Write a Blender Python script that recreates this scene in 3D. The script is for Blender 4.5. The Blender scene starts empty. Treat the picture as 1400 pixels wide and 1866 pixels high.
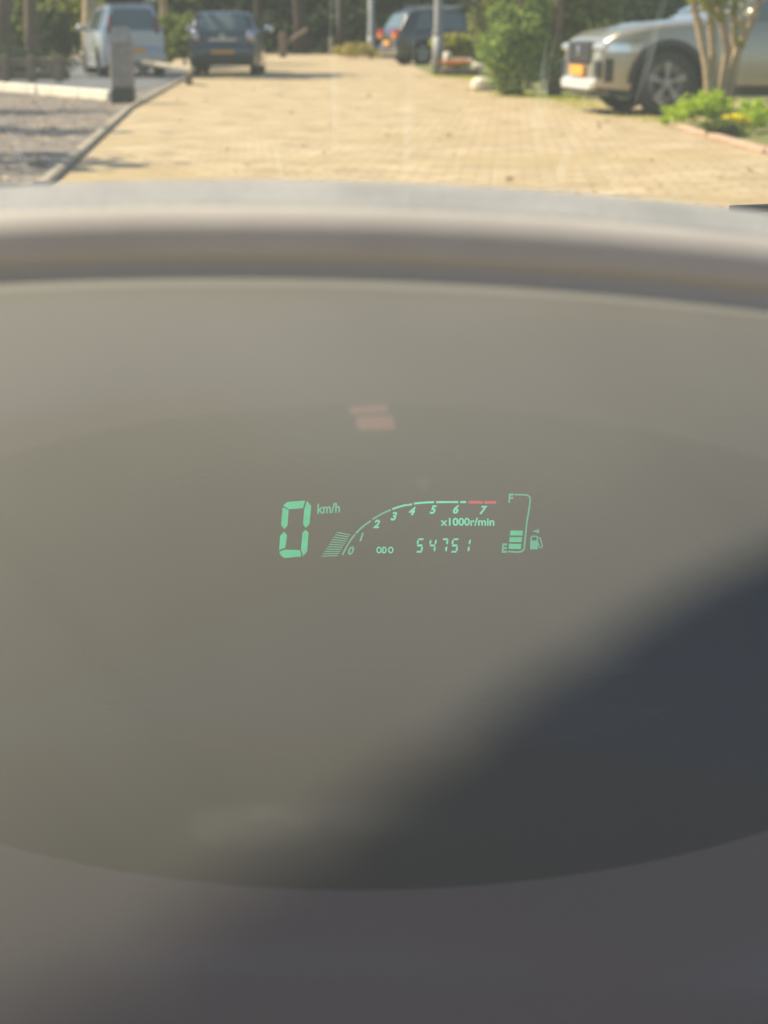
import bpy, math, random
import numpy as np
from mathutils import Vector, Matrix
random.seed(7); RNG = np.random.default_rng(7)
R = math.radians
S = bpy.context.scene; COL = S.collection
# ------------------------------------------------------------ camera, sky, sun, exposure
F = 2800.0; CX, CY = 700.0, 933.0; PITCH = math.atan((933-63)/F); EYE = 0.9
FOCUS = 0.60
cd = bpy.data.cameras.new('camera'); cam = bpy.data.objects.new('camera', cd); COL.objects.link(cam)
cam.location = (0, 0, EYE); cam.rotation_euler = (math.pi/2-PITCH, 0, 0)
cd.sensor_fit = 'VERTICAL'; cd.sensor_height = 36; cd.lens = F/1866*36
cd.clip_start = 0.01; cd.clip_end = 2000
cd.dof.use_dof = True; cd.dof.focus_distance = FOCUS; cd.dof.aperture_fstop = 22
S.camera = cam
SUN_EL, SUN_AZ = R(50), (-0.975, 0.20)
LV = Vector((SUN_AZ[0]*math.cos(SUN_EL), SUN_AZ[1]*math.cos(SUN_EL), math.sin(SUN_EL))).normalized()
w = bpy.data.worlds.new('World'); S.world = w; w.use_nodes = True
nt = w.node_tree; bg = nt.nodes['Background']; sky = nt.nodes.new('ShaderNodeTexSky')
sky.sky_type = 'NISHITA'; sky.sun_disc = False; sky.sun_elevation = SUN_EL
sky.sun_rotation = math.atan2(LV.x, LV.y)
nt.links.new(sky.outputs[0], bg.inputs[0]); bg.inputs[1].default_value = 0.105
sl = bpy.data.lights.new('sun', 'SUN'); sl.energy = 5.0; sl.angle = R(0.53); sl.color = (1, .87, .66)
so = bpy.data.objects.new('sun', sl); COL.objects.link(so)
so.rotation_euler = LV.to_track_quat('Z', 'Y').to_euler()
S.view_settings.view_transform = 'Standard'; S.view_settings.look = 'None'; S.view_settings.gamma = 1
S.view_settings.exposure = 0.75
S.cycles.transparent_max_bounces = 16; S.cycles.max_bounces = 8

# ------------------------------------------------------------ helpers
def ray(px, py):
    u = (px-CX)/F; v = (CY-py)/F
    c, s = math.cos(PITCH), math.sin(PITCH)
    return Vector((u, c+v*s, -s+v*c))
def G(px, py, z=0.0):
    d = ray(px, py); k = (z-EYE)/d.z
    return Vector((d.x*k, d.y*k, z))
def At(px, py, Y):
    d = ray(px, py); k = Y/d.y
    return Vector((d.x*k, Y, EYE+d.z*k))

class MB:
    def __init__(s): s.v = []; s.f = []
    def add(s, vs, fs):
        o = len(s.v); s.v += [tuple(v) for v in vs]; s.f += [tuple(i+o for i in f) for f in fs]; return s
    def box(s, c, d, M=None, bev=0.0):
        x, y, z = d[0]/2, d[1]/2, d[2]/2
        if bev <= 0:
            vs = [(a*x, b*y, e*z) for a in (-1, 1) for b in (-1, 1) for e in (-1, 1)]
            fs = [(0,1,3,2),(4,6,7,5),(0,4,5,1),(2,3,7,6),(0,2,6,4),(1,5,7,3)]
        else:
            b_ = min(bev, x*.9, y*.9, z*.9); vs = []
            for zz, k in ((-z, b_), (-z+b_, 0), (z-b_, 0), (z, b_)):
                X, Y = x-k, y-k
                vs += [(-X+b_,-Y,zz),(X-b_,-Y,zz),(X,-Y+b_,zz),(X,Y-b_,zz),(X-b_,Y,zz),(-X+b_,Y,zz),(-X,Y-b_,zz),(-X,-Y+b_,zz)]
            fs = [tuple(range(7,-1,-1)), tuple(range(24,32))]
            for r in range(3):
                for i in range(8): fs.append((r*8+i, r*8+(i+1)%8, r*8+8+(i+1)%8, r*8+8+i))
        if M is not None: vs = [tuple(M @ Vector(v)) for v in vs]
        vs = [(v[0]+c[0], v[1]+c[1], v[2]+c[2]) for v in vs]
        return s.add(vs, fs)
    def grid(s, rows):
        n, m = len(rows), len(rows[0]); vs = [p for r in rows for p in r]
        fs = [(i*m+j, i*m+j+1, (i+1)*m+j+1, (i+1)*m+j) for i in range(n-1) for j in range(m-1)]
        return s.add(vs, fs)
    def tube(s, pts, rad, n=8, cap=True):
        pts = [Vector(p) for p in pts]; rows = []
        if not hasattr(rad, '__len__'): rad = [rad]*len(pts)
        for i, p in enumerate(pts):
            t = (pts[min(i+1, len(pts)-1)]-pts[max(i-1, 0)]).normalized()
            a = t.orthogonal().normalized() if abs(t.z) < .9 else (Vector((1,0,0))-t*t.x).normalized()
            if abs(t.z) < .9: a = Vector((0,0,1)).cross(t).normalized()
            b = t.cross(a)
            rows.append([p+(a*math.cos(2*math.pi*k/n)+b*math.sin(2*math.pi*k/n))*rad[i] for k in range(n)])
        vs = [q for r in rows for q in r]
        fs = [(i*n+k, i*n+(k+1)%n, (i+1)*n+(k+1)%n, (i+1)*n+k) for i in range(len(pts)-1) for k in range(n)]
        if cap: fs += [tuple(range(n-1,-1,-1)), tuple((len(pts)-1)*n+k for k in range(n))]
        return s.add(vs, fs)
    def prism(s, poly, z0, z1):
        n = len(poly); vs = [(p[0], p[1], z0) for p in poly]+[(p[0], p[1], z1) for p in poly]
        fs = [tuple(range(n-1,-1,-1)), tuple(range(n, 2*n))]+[(i, (i+1)%n, n+(i+1)%n, n+i) for i in range(n)]
        return s.add(vs, fs)
    def lathe(s, prof, n=32, axis='x'):
        vs = []
        for (r, a) in prof:
            for k in range(n):
                t = 2*math.pi*k/n; vs.append((a, r*math.cos(t), r*math.sin(t)) if axis == 'x' else (r*math.cos(t), r*math.sin(t), a))
        m = len(prof)
        fs = [(i*n+k, i*n+(k+1)%n, (i+1)*n+(k+1)%n, (i+1)*n+k) for i in range(m-1) for k in range(n)]
        return s.add(vs, fs)
    def build(s, name, mat, parent=None, smooth=False, M=None, loc=None):
        vs = s.v if M is None else [tuple(M @ Vector(v)) for v in s.v]
        me = bpy.data.meshes.new(name); me.from_pydata(vs, [], s.f); me.update()
        if smooth: me.polygons.foreach_set('use_smooth', [True]*len(me.polygons))
        me.materials.append(mat)
        o = bpy.data.objects.new(name, me); COL.objects.link(o)
        if parent: o.parent = parent
        if loc is not None: o.location = loc
        return o
def tag(o, label=None, cat=None, group=None, kind=None):
    if label: o['label'] = label
    if cat: o['category'] = cat
    if group: o['group'] = group
    if kind: o['kind'] = kind
    return o
def empty(name, loc, rz=0):
    o = bpy.data.objects.new(name, None); COL.objects.link(o); o.location = loc; o.rotation_euler = (0, 0, rz); o.empty_display_size = .2; return o

# ------------------------------------------------------------ materials
def mat(name, col, rough=.6, metal=0, emit=None, es=0, noise=None, spec=None, coat=0, bump=None):
    m = bpy.data.materials.new(name); m.use_nodes = True; t = m.node_tree; b = t.nodes['Principled BSDF']
    b.inputs['Base Color'].default_value = (*col, 1); b.inputs['Roughness'].default_value = rough; b.inputs['Metallic'].default_value = metal
    if spec is not None: b.inputs['Specular IOR Level'].default_value = spec
    b.inputs['Coat Weight'].default_value = coat
    if emit: b.inputs['Emission Color'].default_value = (*emit, 1); b.inputs['Emission Strength'].default_value = es
    if noise or bump:
        tc = t.nodes.new('ShaderNodeTexCoord')
    if noise:
        sc, col2 = noise
        n = t.nodes.new('ShaderNodeTexNoise'); n.inputs['Scale'].default_value = sc; n.inputs['Detail'].default_value = 6
        t.links.new(tc.outputs['Object'], n.inputs[0])
        r = t.nodes.new('ShaderNodeValToRGB'); r.color_ramp.elements[0].position = .35; r.color_ramp.elements[1].position = .65
        r.color_ramp.elements[0].color = (*col, 1); r.color_ramp.elements[1].color = (*col2, 1)
        t.links.new(n.outputs[0], r.inputs[0]); t.links.new(r.outputs[0], b.inputs['Base Color'])
    if bump:
        sc, st, ds = bump
        n2 = t.nodes.new('ShaderNodeTexNoise'); n2.inputs['Scale'].default_value = sc; n2.inputs['Detail'].default_value = 4
        t.links.new(tc.outputs['Object'], n2.inputs[0]); bp = t.nodes.new('ShaderNodeBump')
        bp.inputs['Strength'].default_value = st; bp.inputs['Distance'].default_value = ds
        t.links.new(n2.outputs[0], bp.inputs['Height']); t.links.new(bp.outputs[0], b.inputs['Normal'])
    return m
def leafmat(name, dark, light, trans=.35):
    m = bpy.data.materials.new(name); m.use_nodes = True; t = m.node_tree; t.nodes.clear()
    out = t.nodes.new('ShaderNodeOutputMaterial'); g = t.nodes.new('ShaderNodeNewGeometry')
    r = t.nodes.new('ShaderNodeValToRGB'); r.color_ramp.elements[0].color = (*dark, 1); r.color_ramp.elements[1].color = (*light, 1)
    t.links.new(g.outputs['Random Per Island'], r.inputs[0])
    d = t.nodes.new('ShaderNodeBsdfDiffuse'); tr = t.nodes.new('ShaderNodeBsdfTranslucent'); mx = t.nodes.new('ShaderNodeMixShader')
    mx.inputs[0].default_value = trans
    t.links.new(r.outputs[0], d.inputs[0]); t.links.new(r.outputs[0], tr.inputs[0])
    t.links.new(d.outputs[0], mx.inputs[1]); t.links.new(tr.outputs[0], mx.inputs[2]); t.links.new(mx.outputs[0], out.inputs[0])
    return m
def film(name, trans_col, film_col, fac, translucent, gloss=.0, rough=.1, streaks=None, painted_reflection=None, specks=None):
    """clear sheet carrying a thin film of dust that catches the light"""
    m = bpy.data.materials.new(name); m.use_nodes = True; t = m.node_tree; t.nodes.clear(); L = t.links.new
    out = t.nodes.new('ShaderNodeOutputMaterial')
    tp = t.nodes.new('ShaderNodeBsdfTransparent'); tp.inputs[0].default_value = (*trans_col, 1)
    d = t.nodes.new('ShaderNodeBsdfDiffuse'); d.inputs[0].default_value = (*film_col, 1)
    tl = t.nodes.new('ShaderNodeBsdfTranslucent'); tl.inputs[0].default_value = (*film_col, 1)
    m1 = t.nodes.new('ShaderNodeMixShader'); m1.inputs[0].default_value = translucent
    L(d.outputs[0], m1.inputs[1]); L(tl.outputs[0], m1.inputs[2])
    m2 = t.nodes.new('ShaderNodeMixShader')
    tc = t.nodes.new('ShaderNodeTexCoord')
    def math_(op, a, b):
        n = t.nodes.new('ShaderNodeMath'); n.operation = op
        for i, q in enumerate((a, b)):
            if isinstance(q, (int, float)): n.inputs[i].default_value = q
            else: L(q, n.inputs[i])
        return n.outputs[0]
    nz = t.nodes.new('ShaderNodeTexNoise'); nz.inputs['Scale'].default_value = 22; nz.inputs['Detail'].default_value = 3
    L(tc.outputs['Object'], nz.inputs[0])
    val = math_('MULTIPLY', math_('ADD', math_('MULTIPLY', nz.outputs[0], .34), .83), fac)
    if streaks:
        mp = t.nodes.new('ShaderNodeMapping'); mp.inputs['Location'].default_value = (31.7, 4.4, 8.2); mp.inputs['Rotation'].default_value = (0, 0, R(-8)); mp.inputs['Scale'].default_value = streaks
        n2 = t.nodes.new('ShaderNodeTexNoise'); n2.inputs['Scale'].default_value = 1; n2.inputs['Detail'].default_value = 2
        L(tc.outputs['Object'], mp.inputs[0]); L(mp.outputs[0], n2.inputs[0])
        mr = t.nodes.new('ShaderNodeMapRange'); mr.inputs[1].default_value = .63; mr.inputs[2].default_value = .8; mr.inputs[4].default_value = .10
        L(n2.outputs[0], mr.inputs[0]); val = math_('ADD', val, mr.outputs[0])
    if specks:
        vo = t.nodes.new('ShaderNodeTexVoronoi'); vo.inputs['Scale'].default_value = specks; L(tc.outputs['Object'], vo.inputs[0])
        mr = t.nodes.new('ShaderNodeMapRange'); mr.inputs[1].default_value = .030; mr.inputs[2].default_value = .012; mr.inputs[3].default_value = 0; mr.inputs[4].default_value = .10
        L(vo.outputs['Distance'], mr.inputs[0]); val = math_('ADD', val, mr.outputs[0])
    if painted_reflection:
        for (cx, cy, cz, rx, ry, amt) in painted_reflection:
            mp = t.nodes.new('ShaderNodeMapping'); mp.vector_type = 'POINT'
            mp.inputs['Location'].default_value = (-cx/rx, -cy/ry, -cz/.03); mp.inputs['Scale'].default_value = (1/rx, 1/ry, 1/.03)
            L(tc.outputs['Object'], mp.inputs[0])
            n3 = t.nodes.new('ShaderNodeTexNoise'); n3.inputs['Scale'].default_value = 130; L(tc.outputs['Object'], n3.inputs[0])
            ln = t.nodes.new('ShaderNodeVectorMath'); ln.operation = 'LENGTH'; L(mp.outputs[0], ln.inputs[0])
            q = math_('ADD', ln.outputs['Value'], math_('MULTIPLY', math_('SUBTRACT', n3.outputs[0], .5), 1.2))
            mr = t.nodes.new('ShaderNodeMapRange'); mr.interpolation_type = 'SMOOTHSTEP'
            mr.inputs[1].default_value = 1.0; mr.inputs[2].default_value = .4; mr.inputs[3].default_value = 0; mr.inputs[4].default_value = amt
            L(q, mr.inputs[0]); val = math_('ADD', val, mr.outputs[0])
    L(val, m2.inputs[0]); L(tp.outputs[0], m2.inputs[1]); L(m1.outputs[0], m2.inputs[2])
    gl = t.nodes.new('ShaderNodeBsdfGlossy'); gl.inputs['Roughness'].default_value = rough
    m3 = t.nodes.new('ShaderNodeMixShader'); m3.inputs[0].default_value = gloss
    L(m2.outputs[0], m3.inputs[1]); L(gl.outputs[0], m3.inputs[2]); L(m3.outputs[0], out.inputs[0])
    return m

def ground_mat(name, cols, scale, bricks=False, bump=.01, patches=None):
    m = bpy.data.materials.new(name); m.use_nodes = True; t = m.node_tree; b = t.nodes['Principled BSDF']; L = t.links.new
    b.inputs['Roughness'].default_value = .85; tc = t.nodes.new('ShaderNodeTexCoord')
    n = t.nodes.new('ShaderNodeTexNoise'); n.inputs['Scale'].default_value = scale; n.inputs['Detail'].default_value = 8; n.inputs['Roughness'].default_value = .65
    L(tc.outputs['Object'], n.inputs[0])
    r = t.nodes.new('ShaderNodeValToRGB'); e = r.color_ramp.elements
    e[0].position = .3; e[1].position = .7; e[0].color = (*cols[0], 1); e[1].color = (*cols[-1], 1)
    if len(cols) == 3: k = e.new(.5); k.color = (*cols[1], 1)
    L(n.outputs[0], r.inputs[0]); c = r.outputs[0]; height = n.outputs[0]
    if bricks:
        mp = t.nodes.new('ShaderNodeMapping'); mp.inputs['Rotation'].default_value = (0, 0, R(4.5)); L(tc.outputs['Object'], mp.inputs[0])
        br = t.nodes.new('ShaderNodeTexBrick'); L(mp.outputs[0], br.inputs[0])
        br.inputs['Scale'].default_value = 1; br.inputs['Brick Width'].default_value = .21; br.inputs['Row Height'].default_value = .21
        br.inputs['Mortar Size'].default_value = .013; br.inputs['Mortar Smooth'].default_value = .3; br.offset = .5
        br.inputs['Color1'].default_value = (1, 1, 1, 1); br.inputs['Color2'].default_value = (.82, .80, .77, 1); br.inputs['Mortar'].default_value = (.70, .64, .54, 1)
        mx = t.nodes.new('ShaderNodeMixRGB'); mx.blend_type = 'MULTIPLY'; mx.inputs[0].default_value = 1
        L(c, mx.inputs[1]); L(br.outputs[0], mx.inputs[2]); c = mx.outputs[0]
        # broad worn / mossy patches
        n2 = t.nodes.new('ShaderNodeTexNoise'); n2.inputs['Scale'].default_value = .55; n2.inputs['Detail'].default_value = 5
        mp2 = t.nodes.new('ShaderNodeMapping'); mp2.inputs['Scale'].default_value = (.45, 1.2, 1); L(tc.outputs['Object'], mp2.inputs[0]); L(mp2.outputs[0], n2.inputs[0])
        mr = t.nodes.new('ShaderNodeMapRange'); mr.inputs[1].default_value = .48; mr.inputs[2].default_value = .68; mr.inputs[4].default_value = .75; L(n2.outputs[0], mr.inputs[0])
        m2 = t.nodes.new('ShaderNodeMixRGB'); L(mr.outputs[0], m2.inputs[0]); L(c, m2.inputs[1]); m2.inputs[2].default_value = (*patches, 1); c = m2.outputs[0]
    L(c, b.inputs['Base Color'])
    bp = t.nodes.new('ShaderNodeBump'); bp.inputs['Distance'].default_value = bump; bp.inputs['Strength'].default_value = .6
    L(height, bp.inputs['Height']); L(bp.outputs[0], b.inputs['Normal'])
    return m

M_ROAD = ground_mat('beige_pavers', [(.29,.22,.12), (.43,.335,.20), (.53,.43,.28)], 2.2, True, .01, (.34,.25,.11))
M_SOIL = ground_mat('soil', [(.10,.075,.05), (.19,.15,.10), (.28,.21,.14)], 2.5)
M_LITTER = ground_mat('leaf_litter', [(.08,.068,.058), (.16,.135,.115), (.28,.23,.175)], 4.5, bump=.04)
M_ASPH = ground_mat('asphalt', [(.10,.105,.115), (.13,.135,.145)], 20)
M_GRASS = ground_mat('grass_ground', [(.07,.09,.02), (.16,.16,.04), (.25,.22,.08)], 4)
M_KERB = mat('kerb_stone', (.24,.20,.14), .85, noise=(6, (.36,.31,.23)))
M_CREAM = mat('pale_concrete', (.62,.56,.44), .8, noise=(5, (.72,.66,.54)))
M_PINK = mat('red_brick', (.40,.25,.17), .85, noise=(9, (.46,.32,.22)))
M_BARK = mat('bark', (.10,.065,.045), .9, noise=(14, (.17,.12,.08)), bump=(30, .6, .02))
M_BARKD = mat('dark_bark', (.035,.025,.02), .95, noise=(14, (.07,.045,.035)))
M_BARKL = mat('pale_bark', (.30,.22,.13), .9, noise=(10, (.44,.33,.20)), bump=(25, .6, .02))
M_STEEL = mat('galvanised_steel', (.20,.20,.19), .6, .1, noise=(8, (.30,.31,.31)))
M_WOOD = mat('weathered_wood', (.14,.10,.07), .85, noise=(12, (.22,.17,.12)))
M_TYRE = mat('tyre_rubber', (.018,.018,.02), .7)
M_TRIM = mat('black_trim', (.02,.02,.022), .5)
M_RIM = mat('alloy', (.30,.30,.30), .35, .8)
M_GLASS = mat('car_glass', (.10,.14,.14), .06, 0, spec=.9)
M_PLATE = mat('yellow_plate', (.80,.36,.03), .45)
M_CHROME = mat('chrome', (.75,.75,.75), .12, 1)
M_LAMPW = mat('clear_lamp', (.75,.78,.8), .12, .6)
M_RED = mat('red_lamp', (.55,.02,.015), .15, coat=1)
M_DRED = mat('dark_red_lamp', (.16,.02,.02), .12, coat=1)
M_ORANGE = mat('orange_lamp', (.75,.22,.03), .3, coat=.5)
M_BLUE = mat('dark_blue_paint', (.045,.062,.08), .28, .3, coat=.8)
M_SILVER = mat('silver_paint', (.42,.43,.43), .35, .4, coat=.7)
M_OLIVE = mat('champagne_grey_paint', (.36,.335,.265), .28, .5, coat=1)
M_DARK = mat('dark_grey_paint', (.055,.055,.055), .3, .4, coat=.8)
L_PINE = leafmat('conifer_leaf', (.12,.19,.035), (.36,.46,.12))
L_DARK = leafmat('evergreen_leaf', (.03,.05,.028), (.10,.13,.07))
L_YEL = leafmat('yellow_green_leaf', (.22,.25,.03), (.52,.50,.10), .5)
L_MID = leafmat('green_leaf', (.09,.13,.03), (.27,.32,.08), .45)
L_BRIGHT = leafmat('bright_leaf', (.30,.42,.03), (.55,.68,.07), .5)
L_FLOW = leafmat('yellow_petal', (.75,.62,.02), (.9,.8,.05), .3)
L_ORANGE = leafmat('orange_petal', (.55,.14,.03), (.75,.30,.06), .3)
L_STRAW = leafmat('dry_grass', (.28,.24,.06), (.50,.42,.14), .4)
L_FALLEN = leafmat('fallen_leaf', (.18,.12,.07), (.50,.38,.22), .1)

def leaves(name, m, blobs, n, size, parent=None, flat=False, aspect=.6, droop=0):
    """leaf-sized faces filling a set of ellipsoid clumps (c, r)"""
    tot = sum(b[1][0]*b[1][1]*b[1][2] for b in blobs)**(1/1) or 1; V = []
    for c, r in blobs:
        k = max(3, int(n*(r[0]*r[1]*r[2])/tot))
        d = RNG.normal(size=(k, 3)); d /= np.linalg.norm(d, axis=1)[:, None]
        rad = RNG.random(k)**(1/3.); rad = .45+.6*rad if not flat else rad
        # sub-clumps: push leaves towards local nodes so gaps open
        nodes = RNG.normal(size=(max(4, k//45), 3)); nodes /= np.linalg.norm(nodes, axis=1)[:, None]; nodes *= (.5+.5*RNG.random(len(nodes)))[:, None]
        p = d*rad[:, None]; sel = RNG.integers(0, len(nodes), k)
        p = np.where((RNG.random(k) < .72)[:, None], nodes[sel]+RNG.normal(size=(k, 3))*.16, p)
        p = p*np.array(r)+np.array(c)
        a = RNG.normal(size=(k, 3)); a[:, 2] -= droop; a /= np.linalg.norm(a, axis=1)[:, None]
        b = np.cross(a, RNG.normal(size=(k, 3))); b /= np.linalg.norm(b, axis=1)[:, None]
        s = size*(.6+.8*RNG.random(k))[:, None]
        q = np.stack([p-a*s*.5, p+b*s*aspect*.5, p+a*s*.5, p-b*s*aspect*.5], 1)
        V.append(q.reshape(-1, 3))
    V = np.concatenate(V); V[:, 2] = np.maximum(V[:, 2], .01)
    nf = len(V)//4; me = bpy.data.meshes.new(name)
    me.vertices.add(len(V)); me.vertices.foreach_set('co', V.astype(np.float32).ravel())
    me.loops.add(nf*4); me.loops.foreach_set('vertex_index', np.arange(nf*4, dtype=np.int32))
    me.polygons.add(nf); me.polygons.foreach_set('loop_start', np.arange(0, nf*4, 4, dtype=np.int32))
    me.update(calc_edges=True); me.validate(); me.materials.append(m)
    o = bpy.data.objects.new(name, me); COL.objects.link(o)
    if parent: o.parent = parent
    return o

# ------------------------------------------------------------ setting
def sheet(name, poly, z, m):
    n = len(poly); mb = MB(); mb.add([(p[0], p[1], z) for p in poly], [tuple(range(n))])
    return tag(mb.build(name, m), kind='structure')
K0, K1, K2 = G(95, 345), G(245, 200), G(352, 139)
KB = K0+(K0-K1).normalized()*11
sheet('ground', [(-300,-100), (300,-100), (300,600), (-300,600)], 0, M_SOIL)
RP = [G(1400, 282), G(1240, 236), G(1228, 224), G(1010, 182), G(935, 172), G(868, 143), G(792, 139), G(742, 114), G(690, 106), G(640, 98)]
road_poly = [KB, (9, KB.y), (9, 9.0)] + [RP[0], RP[1], RP[2], (14, RP[2].y+.4), (14, 19.2)] + RP[3:] + [(-3, 74), (-8, 72), G(300, 112), G(352, 139), K1, K0]
rp = [Vector((p[0], p[1], 0)) for p in road_poly]
sheet('road', rp, .006, M_ROAD)
sheet('planting_bed', [KB, K0, K1, K2, G(60, 143), (-14, 22), (-14, KB.y)], .008, M_LITTER)
sheet('parking_area', [G(352, 139)+Vector((0,.1,0)), G(300, 113), (-9, 58), (-22, 58), (-22, 24), G(0, 150), G(215, 176)], .016, M_ASPH)
sheet('verge', [RP[0]+Vector((.0,.05,0)), RP[1]+Vector((.02,.1,0)), RP[2]+Vector((.05,.1,0)), (9, RP[2].y+.3), (9, 10)], .012, M_GRASS)
sheet('grass_strip', [RP[3], RP[4], RP[5], RP[6], RP[7], (6, 50), (14, 50), (14, 20)], .014, M_GRASS)
# kerb along the left edge of the road
def strip_run(name, pts, wd, h, m, label, cat):
    mb = MB()
    for a, b in zip(pts[:-1], pts[1:]):
        a, b = Vector(a), Vector(b); L_ = (b-a).length; k = max(1, int(L_/1.0)); d = (b-a).normalized(); ang = math.atan2(d.y, d.x)
        for i in range(k):
            c = a+d*(L_*(i+.5)/k); mb.box((c.x, c.y, h/2), (L_/k-.012, wd, h), Matrix.Rotation(ang, 3, 'Z'), .012)
    return tag(mb.build(name, m), label, cat)
KBf = KB
off = Vector((-.06, 0, 0))
strip_run('kerb', [KBf+off, K0+off, K1+off, K2+off], .08, .05, M_KERB, 'beige stone kerb between the paved road and the leaf strewn bed', 'kerb')
ca, cb = G(-160, 152), G(206, 184)
strip_run('edging_beam', [ca, cb], .16, .14, M_CREAM, 'long cream concrete edging beam ending at the grey bollard', 'edging')
strip_run('brick_edging', [RP[0]+Vector((1.2,-1.6,0)), RP[0], RP[1]], .10, .05, M_PINK, 'pinkish brick edging along the flower bed by the road', 'edging')

# low white rail in front of the parked van
rr = empty('low_rail', At(360, 127, 26.5)*1.0)
ra, rb = At(352, 127, 29), At(118, 93, 52)
rr.location = (ra.x, ra.y, 0); o0 = Vector(rr.location)
MB().tube([ra-o0, rb-o0], .055, 8).build('rail', M_KERB, rr)
for k in range(5):
    p = ra.lerp(rb, .02+.24*k)-o0; MB().box((p.x, p.y, (p.z-.09)/2), (.12, .12, p.z-.09), None, .01).build('post', M_WOOD, rr)
tag(rr, 'low white horizontal rail on short posts in front of the silver van', 'rail')

# grey bollard
b0 = G(226, 189); bo = empty('bollard', b0)
MB().box((0, 0, .5), (.29, .29, .58), None, .02).build('post', mat('grey_bollard', (.20,.19,.17), .8, noise=(7,(.28,.26,.24))), bo)
MB().box((0, 0, .105), (.30, .30, .21), None, .02).build('base', M_TRIM, bo)
MB().add([(-.145,-.145,.79),(.145,-.145,.79),(.145,.145,.79),(-.145,.145,.79),(-.10,-.10,1.0),(.10,-.10,1.0),(.10,.10,1.0),(-.10,.10,1.0)],
         [(3,2,1,0),(4,5,6,7),(0,1,5,4),(1,2,6,5),(2,3,7,6),(3,0,4,7)]).build('cap', M_STEEL, bo)
tag(bo, 'square grey bollard with dark base at the kerb end of the cream edging', 'bollard')

# lamp posts
def lamp_post(px, py, d, h, label):
    p = G(px, py); e = empty('lamp_post', p)
    MB().tube([(0,0,0), (0,0,.9)], d*.62, 12).build('base', M_STEEL, e, True)
    MB().tube([(0,0,.9), (0,0,.96), (0,0,h)], [d*.62, d*.5, d*.36], 12).build('pole', M_STEEL, e, True)
    MB().tube([(0,0,.88), (0,0,.95)], d*.68, 12).build('collar', M_STEEL, e)
    MB().tube([(0,0,h-.05), (0,-.3,h+.25), (0,-.9,h+.35)], .035, 8).build('arm', M_STEEL, e, True)
    MB().box((0, -1.1, h+.33), (.22, .5, .1), None, .03).build('lamp_head', M_STEEL, e)
    tag(e, label, 'lamp post', 'slim grey lamp posts along the right side of the road')
lamp_post(677, 105, .26, 6, 'grey lamp post farther off, rising from dry grass left of the dark parked SUV')
lamp_post(798, 138, .20, 6, 'nearer grey lamp post standing in front of the dark parked SUV')

# far barrier and post
p = G(516, 105); e = empty('barrier', p)
MB().box((0,0,.5), (.28,.28,1.0), None, .03).build('post', M_WOOD, e)
MB().tube([(.1,0,.55), (1.0,0,1.12)], .07, 8).build('arm', M_WOOD, e)
tag(e, 'brown barrier post with slanting arm at the end of the road', 'barrier')
e = MB().box((0,0,.38), (.26,.26,.76), None, .05).build('wooden_post', M_WOOD, None, False, loc=G(604, 100))
tag(e, 'short wooden post standing alone at the end of the road', 'post')

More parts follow.
